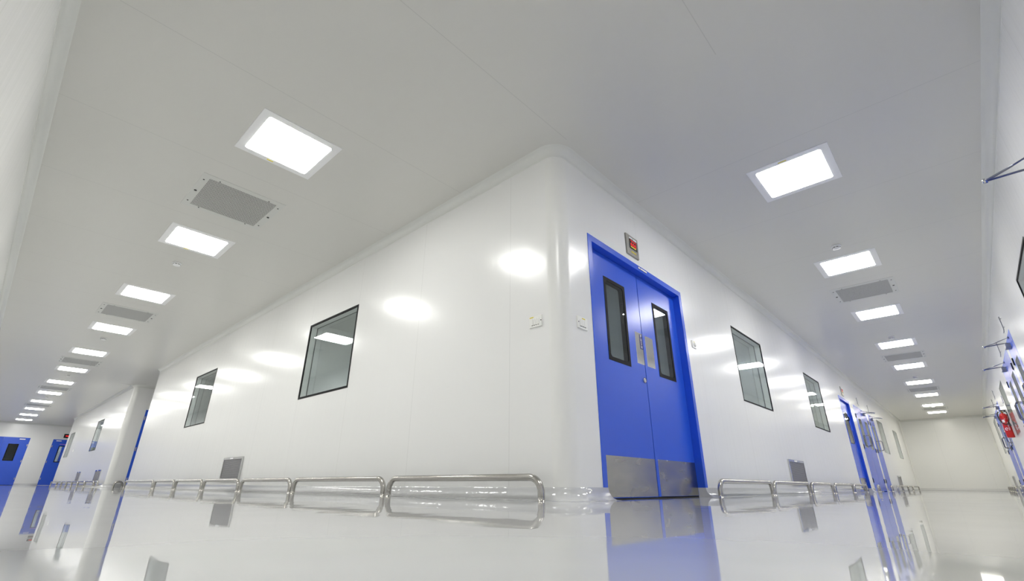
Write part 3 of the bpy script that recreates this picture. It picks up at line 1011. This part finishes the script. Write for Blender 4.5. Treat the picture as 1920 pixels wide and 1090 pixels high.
# ------------------------------------------------------------------ bumper rails
RR = 0.024
def rail(wallname, a, b, label, group, d=0.12, top=0.172, name='guard_rail'):
    a2, b2 = a + RR, b - RR
    zt = top - RR
    r = min(0.10, (b2 - a2) / 2)
    c = (a + b) / 2
    mb = MB()
    hx = (b2 - a2) / 2
    pts = [(-hx, 0, 0.0), (-hx, 0, (zt - r) * 0.5)]
    for k in range(9):
        t = math.radians(90 * k / 8)
        pts.append((-hx + r - r * math.cos(t), 0, zt - r + r * math.sin(t)))
    for k in range(9):
        t = math.radians(90 * k / 8)
        pts.append((hx - r + r * math.sin(t), 0, zt - r + r * math.cos(t)))
    pts += [(hx, 0, (zt - r) * 0.5), (hx, 0, 0.0)]
    mb.tube(pts, RR, 16)
    root = mb.build(name, M_STEEL, loc=on(wallname, c, 0.0, d), rot=ROT[wallname])
    tag(root, label, 'bumper rail', group)
    return root
G_L = 'steel bumper rails along the wall with two windows'
for i, (a, b) in enumerate([(0.115, 1.945), (1.985, 3.895), (3.935, 5.545), (5.60, 7.155), (7.20, 8.735), (8.79, 10.23), (10.30, 12.98)]):
    rail('left', a, b, 'low steel tube bumper rail, %s from the near corner on the wall before the recess' % ORD[i], G_L)
G_L2 = 'steel bumper rails past the recess'
for i, (a, b) in enumerate([(16.5, 17.14), (17.19, 18.8), (18.85, 20.2), (20.25, 21.6), (21.65, 22.95), (23.0, 24.35), (24.4, 25.75), (25.8, 27.9)]):
    rail('left', a, b, 'low steel tube bumper rail, %s after the rounded corner past the recess' % ORD[i], G_L2)
rail('recess', 0.17, 0.42, 'short arched steel bumper rail inside the recess by the dark blue door', None)
G_R = 'steel bumper rails between the recessed blue doors'
for i, (a, b) in enumerate([(2.31, 4.055), (4.09, 5.88), (5.99, 7.51), (7.64, 9.40), (9.48, 11.04)]):
    rail('right', a, b, 'low steel tube bumper rail, %s beyond the near blue double door' % ORD[i], G_R)
rail('right', 12.66, 12.98, 'narrow arched steel rail between recessed door and lilac double door', None)
rail('right', 15.22, 15.48, 'narrow arched steel rail between lilac double and lilac single doors', None)
G_R2 = 'steel bumper rails beyond the lilac doors'
for i, (a, b) in enumerate([(16.65, 17.95), (18.0, 19.6), (19.65, 21.2), (21.25, 23.7)]):
    rail('right', a, b, 'low steel tube bumper rail, %s beyond the lilac single door' % ORD[i], G_R2)
G_O = 'steel bumper rails on the extinguisher wall'
for i, (a, b) in enumerate([(18.5, 19.7), (19.75, 21.3), (21.35, 22.9), (22.95, 24.5)]):
    rail('outer', a, b, 'low steel tube rail on the extinguisher wall, %s beyond its last blue door' % ORD[i], G_O)
rail('outer', 15.92, 16.22, 'narrow arched steel rail between the two far doors of the extinguisher wall', None)
G_O2 = 'steel bumper rails below the extinguisher'
for i, (a, b) in enumerate([(10.3, 11.75), (11.8, 13.25), (13.3, 14.75)]):
    rail('outer', a, b, 'low steel tube rail on the extinguisher wall, %s beyond its lilac double door' % ORD[i], G_O2)

# ------------------------------------------------------------------ low wall grilles
def make_grille(w):
    r = empty('wall_grille', (0, 0, 0))
    z0, z1 = 0.14, 0.48
    f = 0.03
    mb = MB(); mb.ring(0, w, z0, z1, f, w - f, z0 + f, z1 - f, -0.02, 0.0); mb.build('grille_frame', M_CHROME, r)
    mb = MB(); mb.box(f, w - f, -0.012, -0.004, z0 + f, z1 - f); mb.build('grille_mesh', M_MESH, r)
    mb = MB(); mb.bevbox(w * 0.36, w * 0.52, -0.023, -0.0195, z1 - 0.026, z1 - 0.006, 0.003); mb.build('latch', M_LWHITE, r)
    return r
G = [('left', 5.967, 6.79, 'steel mesh return air grille low on the wall between the two windows'),
     ('left', 17.43, 18.35, 'dark grille low past the recess, nearer the rounded corner'),
     ('left', 21.33, 22.1, 'dark grille low past the recess, further from the rounded corner'),
     ('right', 5.455, 6.33, 'steel mesh return air grille behind rails beyond the tall slanting window'),
     ('right', 18.55, 19.5, 'small steel grille low beyond the lilac single door'),
     ('outer', 20.45, 21.5, 'sliver of steel grille low on the extinguisher wall')]
for wn_, a, b, label in G:
    g = make_grille(b - a)
    g.location = on(wn_, b if wn_ in ('left', 'outer') else a)
    g.rotation_euler = (0, 0, ROT[wn_])
    tag(g, label, 'air grille', 'low return air grilles')

# ------------------------------------------------------------------ switch plates
def switch(wallname, s, z, w, h, n, label, kind='switch', depth=0.012, cat='light switch'):
    r = empty('switch_plate', on(wallname, s, z), ROT[wallname])
    tag(r, label, cat)
    mb = MB(); mb.bevbox(-w / 2, w / 2, -depth, 0.0, -h / 2, h / 2, 0.004); mb.build('cover_plate', M_PLASTIC, r)
    if kind == 'switch':
        iw = w * 0.62
        for k in range(n):
            x0 = -iw / 2 + iw * k / n
            mb = MB(); mb.bevbox(x0 + 0.001, x0 + iw / n - 0.001, -depth - 0.004, -depth + 0.002, -h * 0.30, h * 0.22, 0.002)
            mb.build('rocker', M_PLASTIC, r)
            mb = MB(); mb.box(x0 + 0.004, x0 + iw / n - 0.004, -depth - 0.0015, -depth + 0.0005, -h * 0.345, -h * 0.305); mb.build('rocker_gap', M_DARK, r)
    return r
sw = switch('right', 0.258, 1.30, 0.136, 0.100, 3, 'white switch plate with three rockers between corner and blue double door')
mb = MB(); mb.box(-0.01, 0.033, -0.0135, -0.0115, 0.033, 0.041); mb.build('sticker', M_YELLOW, sw)['label'] = 'yellow sticker'
mb = MB(); mb.lathe([(0.005, 0), (0.005, 0.002), (0, 0.0025)], (-0.058, -0.0115, 0.0), 10, 'y'); mb.build('screw', M_DARK, sw)
sw = switch('left', 0.259, 1.308, 0.130, 0.094, 4, 'white switch plate with four rockers just before the rounded corner')
mb = MB(); mb.box(-0.058, -0.018, -0.0135, -0.0115, 0.034, 0.042); mb.build('sticker', M_YELLOW, sw)['label'] = 'yellow sticker'
mb = MB(); mb.lathe([(0.005, 0), (0.005, 0.002), (0, 0.0025)], (0.058, -0.0115, 0.0), 10, 'y'); mb.build('screw', M_DARK, sw)
sw = switch('right', 2.515, 1.607, 0.105, 0.086, 0, 'small white plate with a round knob beyond the near blue double door', 'plain')
mb = MB(); mb.lathe([(0.022, 0.0), (0.022, 0.006), (0.018, 0.012), (0.0, 0.013)], (0.008, -0.0115, -0.004), 18, 'y'); mb.build('knob', M_PLASTIC, sw)
mb = MB(); mb.box(-0.01, 0.012, -0.0135, -0.0115, 0.026, 0.034); mb.build('sticker', M_YELLOW, sw)
switch('endleft', -0.87, 1.29, 0.15, 0.07, 1, 'cream plate between the two end doors')
switch('left', 25.4, 1.36, 0.12, 0.09, 1, 'tiny white plate on the wall past the recess')

# ------------------------------------------------------------------ lit displays over the doors
def seg_digit(mb, x, z, w, h, ch, y):
    t = w * 0.17
    S = {'a': (0, w, h - t, h), 'b': (w - t, w, h / 2, h), 'c': (w - t, w, 0, h / 2), 'd': (0, w, 0, t), 'e': (0, t, 0, h / 2), 'f': (0, t, h / 2, h), 'g': (0, w, h / 2 - t / 2, h / 2 + t / 2)}
    D = {'0': 'abcdef', '1': 'bc', '2': 'abged', '3': 'abgcd', '5': 'afgcd', '7': 'abc', '8': 'abcdefg', '6': 'afgecd', '9': 'abfgcd'}
    for k in D[ch]:
        a, b, c, d_ = S[k]
        mb.box(x + a, x + b, y - 0.0015, y, z + c, z + d_)
def display(wallname, s, z, w, h, label, small=False):
    r = empty('display_sign', on(wallname, s, z), ROT[wallname])
    tag(r, label, 'display')
    mb = MB(); mb.bevbox(-w / 2, w / 2, -0.014, 0.0, -h / 2, h / 2, 0.010); mb.build('bezel', M_BEZEL, r)
    x0, x1, z0, z1 = -w * 0.25, w * 0.36, -h * 0.16, h * 0.30
    mb = MB(); mb.box(x0, x1, -0.0165, -0.012, z0, z1); mb.build('screen', M_SCREEN, r)
    mb = MB()
    dw = (x1 - x0) * 0.22; dh_ = (z1 - z0) * 0.26
    for row, txt in ((0, '777'), (1, '500')):
        for k, ch in enumerate(txt):
            seg_digit(mb, x0 + (x1 - x0) * (0.12 + 0.27 * k), z1 - (z1 - z0) * (0.36 + 0.33 * row), dw, dh_, ch, -0.0166)
    mb.build('digits', M_LED, r)
    mb = MB(); mb.box(x0 + 0.02, x1 - 0.025, -0.018, -0.0165, z0 + 0.017, z0 + 0.025); mb.build('status_bar', M_LEDY, r)
    mb = MB(); mb.box(x0, x0 + (x1 - x0) * 0.45, -0.0165, -0.014, z1 + 0.004, z1 + 0.02); mb.box(x0 + (x1 - x0) * 0.53, x1, -0.0165, -0.014, z1 + 0.002, z1 + 0.022); mb.build('caption', M_LWHITE, r)
    mb = MB(); mb.box(-w * 0.15, w * 0.25, -0.0165, -0.014, -h * 0.33, -h * 0.28); mb.build('sticker', M_YELLOW, r)
    return r
display('right', 1.243, 2.381, 0.244, 0.238, 'steel framed display with red digits above the near blue double door')
display('right', 11.895, 2.375, 0.26, 0.23, 'small red lit display above the recessed single blue door')
r = empty('display_sign', on('endleft', 0.29, 2.39)); tag(r, 'small black sign with a red lit bar above the far blue end door', 'display')
mb = MB(); mb.bevbox(-0.14, 0.14, -0.03, 0, -0.1, 0.1, 0.008); mb.build('bezel', M_SCREEN, r)
mb = MB(); mb.box(-0.075, 0.075, -0.032, -0.0295, -0.03, 0.03); mb.build('lit_bar', M_LED, r)

# ------------------------------------------------------------------ small bent rods above the flush doors
def wall_rod(wallname, s, label, zt=2.475, zb=2.255):
    r = empty('wall_rod', on(wallname, s, zb), ROT[wallname])
    tag(r, label, 'metal rod')
    L = zt - zb
    sg = -1 if wallname == 'outer' else 1
    mb = MB(); mb.tube([(0, -0.018, L), (0, -0.018, 0.03), (sg * 0.05, -0.020, 0.004), (sg * 0.11, -0.022, 0.0)], 0.0055, 8); mb.build('rod', M_CLOSER, r)
    mb = MB()
    for z in (L * 0.25, L * 0.85):
        mb.box(-0.006, 0.006, -0.014, 0.0, z - 0.004, z + 0.004)
    mb.build('bracket', M_CLOSER, r)
    mb = MB(); mb.tube([(sg * 0.105, -0.022, 0.0), (sg * 0.15, -0.022, -0.002)], 0.007, 8); mb.build('tip', M_LWHITE, r)
wall_rod('right', 14.0, 'thin grey metal rod on the wall above the lilac double door', 2.49, 2.275)
wall_rod('right', 15.86, 'thin grey metal rod on the wall above the lilac single door', 2.495, 2.255)
wall_rod('outer', 7.10, 'thin bent metal rod above the clipped single door')
wall_rod('outer', 8.97, 'thin bent metal rod above the double door before the extinguisher')
wall_rod('outer', 14.9, 'thin metal rod above the single door behind the extinguisher')
wall_rod('outer', 16.75, 'thin metal rod above the double door beyond the extinguisher')

# ------------------------------------------------------------------ fire extinguisher
def extinguisher(x, d, z0):
    r = empty('fire_extinguisher', on('outer', x, z0, d), math.radians(252))
    tag(r, 'red fire extinguisher with black hose hanging on the white wall', 'fire extinguisher')
    R = 0.068; hb = 0.545
    mb = MB()
    prof = [(R * 0.86, 0.0), (R * 0.97, 0.008), (R, 0.02), (R, hb - 0.07)]
    for k in range(1, 7):
        a = math.radians(90 * k / 6)
        prof.append((0.018 + (R - 0.018) * math.cos(a), hb - 0.07 + 0.06 * math.sin(a)))
    prof.append((0.018, hb + 0.005))
    mb.lathe(prof, (0, 0, 0), 28); mb.build('cylinder_body', M_RED, r)
    mb = MB(); mb.lathe([(0.017, hb), (0.024, hb + 0.006), (0.024, hb + 0.03), (0.016, hb + 0.036), (0.016, hb + 0.06), (0.0, hb + 0.062)], (0, 0, 0), 16); mb.build('valve', M_BRASS, r)
    mb = MB()
    mb.box(-0.03, 0.095, -0.014, 0.014, hb + 0.050, hb + 0.066); mb.box(0.0, 0.085, -0.012, 0.012, hb + 0.018, hb + 0.032)
    mb.build('lever', M_BLACK, r)
    # hose: loops out of the valve, down the front and back up to a clip
    mb = MB()
    pts = []
    P0 = [(-0.02, -0.03, hb + 0.045), (0.05, -0.06, hb + 0.05), (0.10, -0.075, hb - 0.01), (0.105, -0.08, hb - 0.12), (0.07, -0.085, hb - 0.225), (0.02, -0.09, hb - 0.265),
          (-0.03, -0.088, hb - 0.23), (-0.07, -0.075, hb - 0.13), (-0.075, -0.05, hb - 0.01), (-0.05, -0.03, hb + 0.03)]
    for i in range(len(P0) - 1):
        p_1, p0, p1, p2 = [Vector(P0[max(0, min(len(P0) - 1, i + j))]) for j in (-1, 0, 1, 2)]
        for t in (0, 0.25, 0.5, 0.75):
            pts.append(0.5 * ((2 * p0) + (p1 - p_1) * t + (2 * p_1 - 5 * p0 + 4 * p1 - p2) * t * t + (3 * p0 - p_1 - 3 * p1 + p2) * t ** 3))
    pts.append(Vector(P0[-1]))
    mb.tube(pts, 0.010, 10); hs = mb.build('hose', M_RUBBER, r)
    mb = MB(); mb.tube([(0.075, -0.085, hb - 0.21), (0.085, -0.085, hb - 0.30)], [0.010, 0.018], 10); mb.build('nozzle', M_RUBBER, hs)
    def wrap(name, a0, a1, za, zb, mat, rr=R + 0.0012):
        mb = MB(); n = 10; A = []
        for k in range(n + 1):
            a = math.radians(a0 + (a1 - a0) * k / n)
            A.append([mb.vert((rr * math.cos(a), rr * math.sin(a), z)) for z in (za, zb)])
        for k in range(n):
            mb.face((A[k][0], A[k + 1][0], A[k + 1][1], A[k][1]), True)
        return mb.build(name, mat, r)
    wrap('band', 180, 540, hb - 0.145, hb - 0.13, M_CHROME)
    wrap('white_label', 238, 280, hb - 0.215, hb - 0.155, M_LWHITE)
    mb = MB(); rr = R + 0.0012; zc = hb - 0.36
    ring = []
    for rad in (0.030, 0.016):
        ring.append([mb.vert((rr * math.cos(math.radians(266) + rad / R * math.cos(2 * PI * k / 20)), rr * math.sin(math.radians(266) + rad / R * math.cos(2 * PI * k / 20)), zc + rad * math.sin(2 * PI * k / 20))) for k in range(20)])
    for k in range(17):
        mb.face((ring[0][k], ring[0][k + 1], ring[1][k + 1], ring[1][k]))
    mb.build('round_mark', M_LWHITE, r)
    mb = MB()
    def strip(za, zb, a0, a1):
        rr = R + 0.0012; n = 4; A = []
        for k in range(n + 1):
            a = math.radians(a0 + (a1 - a0) * k / n)
            A.append([mb.vert((rr * math.cos(a), rr * math.sin(a), z)) for z in (za, zb)])
        for k in range(n):
            mb.face((A[k][0], A[k + 1][0], A[k + 1][1], A[k][1]), True)
    z = hb - 0.21
    for k in range(9):                      # lettering running down the side, too small to read
        hgt = 0.017 if k % 3 else 0.009
        strip(z - hgt, z, 296 + (k % 2) * 5, 316 - (k % 3) * 3); z -= hgt + 0.006
    mb.build('lettering', M_LWHITE, r)
    mb = MB(); wx, wy = 0.951, 0.309       # towards the wall
    mb.tube([(wx * R * 0.7, wy * R * 0.7, hb - 0.05), (wx * (d - 0.001), wy * (d - 0.001), hb - 0.05)], 0.016, 8)
    mb.tube([(wx * (d - 0.004), wy * (d - 0.004), hb - 0.12), (wx * (d - 0.004), wy * (d - 0.004), hb + 0.02)], 0.0035, 8)
    mb.build('wall_bracket', M_BLACK, r)
    return r
extinguisher(13.15, 0.078, 1.165)
r = empty('wall_plate', on('outer', 12.92, 1.98), PI); tag(r, 'small grey plate on the wall above the fire extinguisher', 'sign')
mb = MB(); mb.bevbox(-0.10, 0.10, -0.012, 0, -0.075, 0.075, 0.006); mb.build('plate', simple('grey_plate', (0.45, 0.44, 0.50), 0.4), r)

# ------------------------------------------------------------------ world, camera, view
w = bpy.data.worlds.new('World'); SC.world = w; w.use_nodes = True
w.node_tree.nodes['Background'].inputs[0].default_value = (0, 0, 0, 1)
w.node_tree.nodes['Background'].inputs[1].default_value = 0.0

F, YAW, PIT, ROL = 880.728, 0.747905966, 0.394399019, 0.00548893425
cam = bpy.data.cameras.new('Camera')
cam.sensor_fit = 'HORIZONTAL'; cam.sensor_width = 36.0
cam.lens = F * 36.0 / 1920.0
cam.clip_start = 0.02; cam.clip_end = 200
co = bpy.data.objects.new('Camera', cam); COL.objects.link(co)
fw = Vector((math.cos(YAW) * math.cos(PIT), math.sin(YAW) * math.cos(PIT), math.sin(PIT)))
rt = Vector((math.sin(YAW), -math.cos(YAW), 0)); up = rt.cross(fw)
r2 = math.cos(ROL) * rt + math.sin(ROL) * up
u2 = -math.sin(ROL) * rt + math.cos(ROL) * up
R3 = Matrix((r2, u2, -fw)).transposed()
co.matrix_world = Matrix.Translation((-2.75040832, -2.02562602, 0.0922747500)) @ R3.to_4x4()
SC.camera = co

vs = SC.view_settings
vs.view_transform = 'Standard'; vs.look = 'None'; vs.gamma = 1.0; vs.exposure = 0.0
vs.use_curve_mapping = False
cy = SC.cycles
cy.use_denoising = True
cy.max_bounces = 14; cy.diffuse_bounces = 8; cy.glossy_bounces = 8; cy.transparent_max_bounces = 24; cy.transmission_bounces = 8
cy.sample_clamp_indirect = 8.0
cy.caustics_reflective = False; cy.caustics_refractive = False
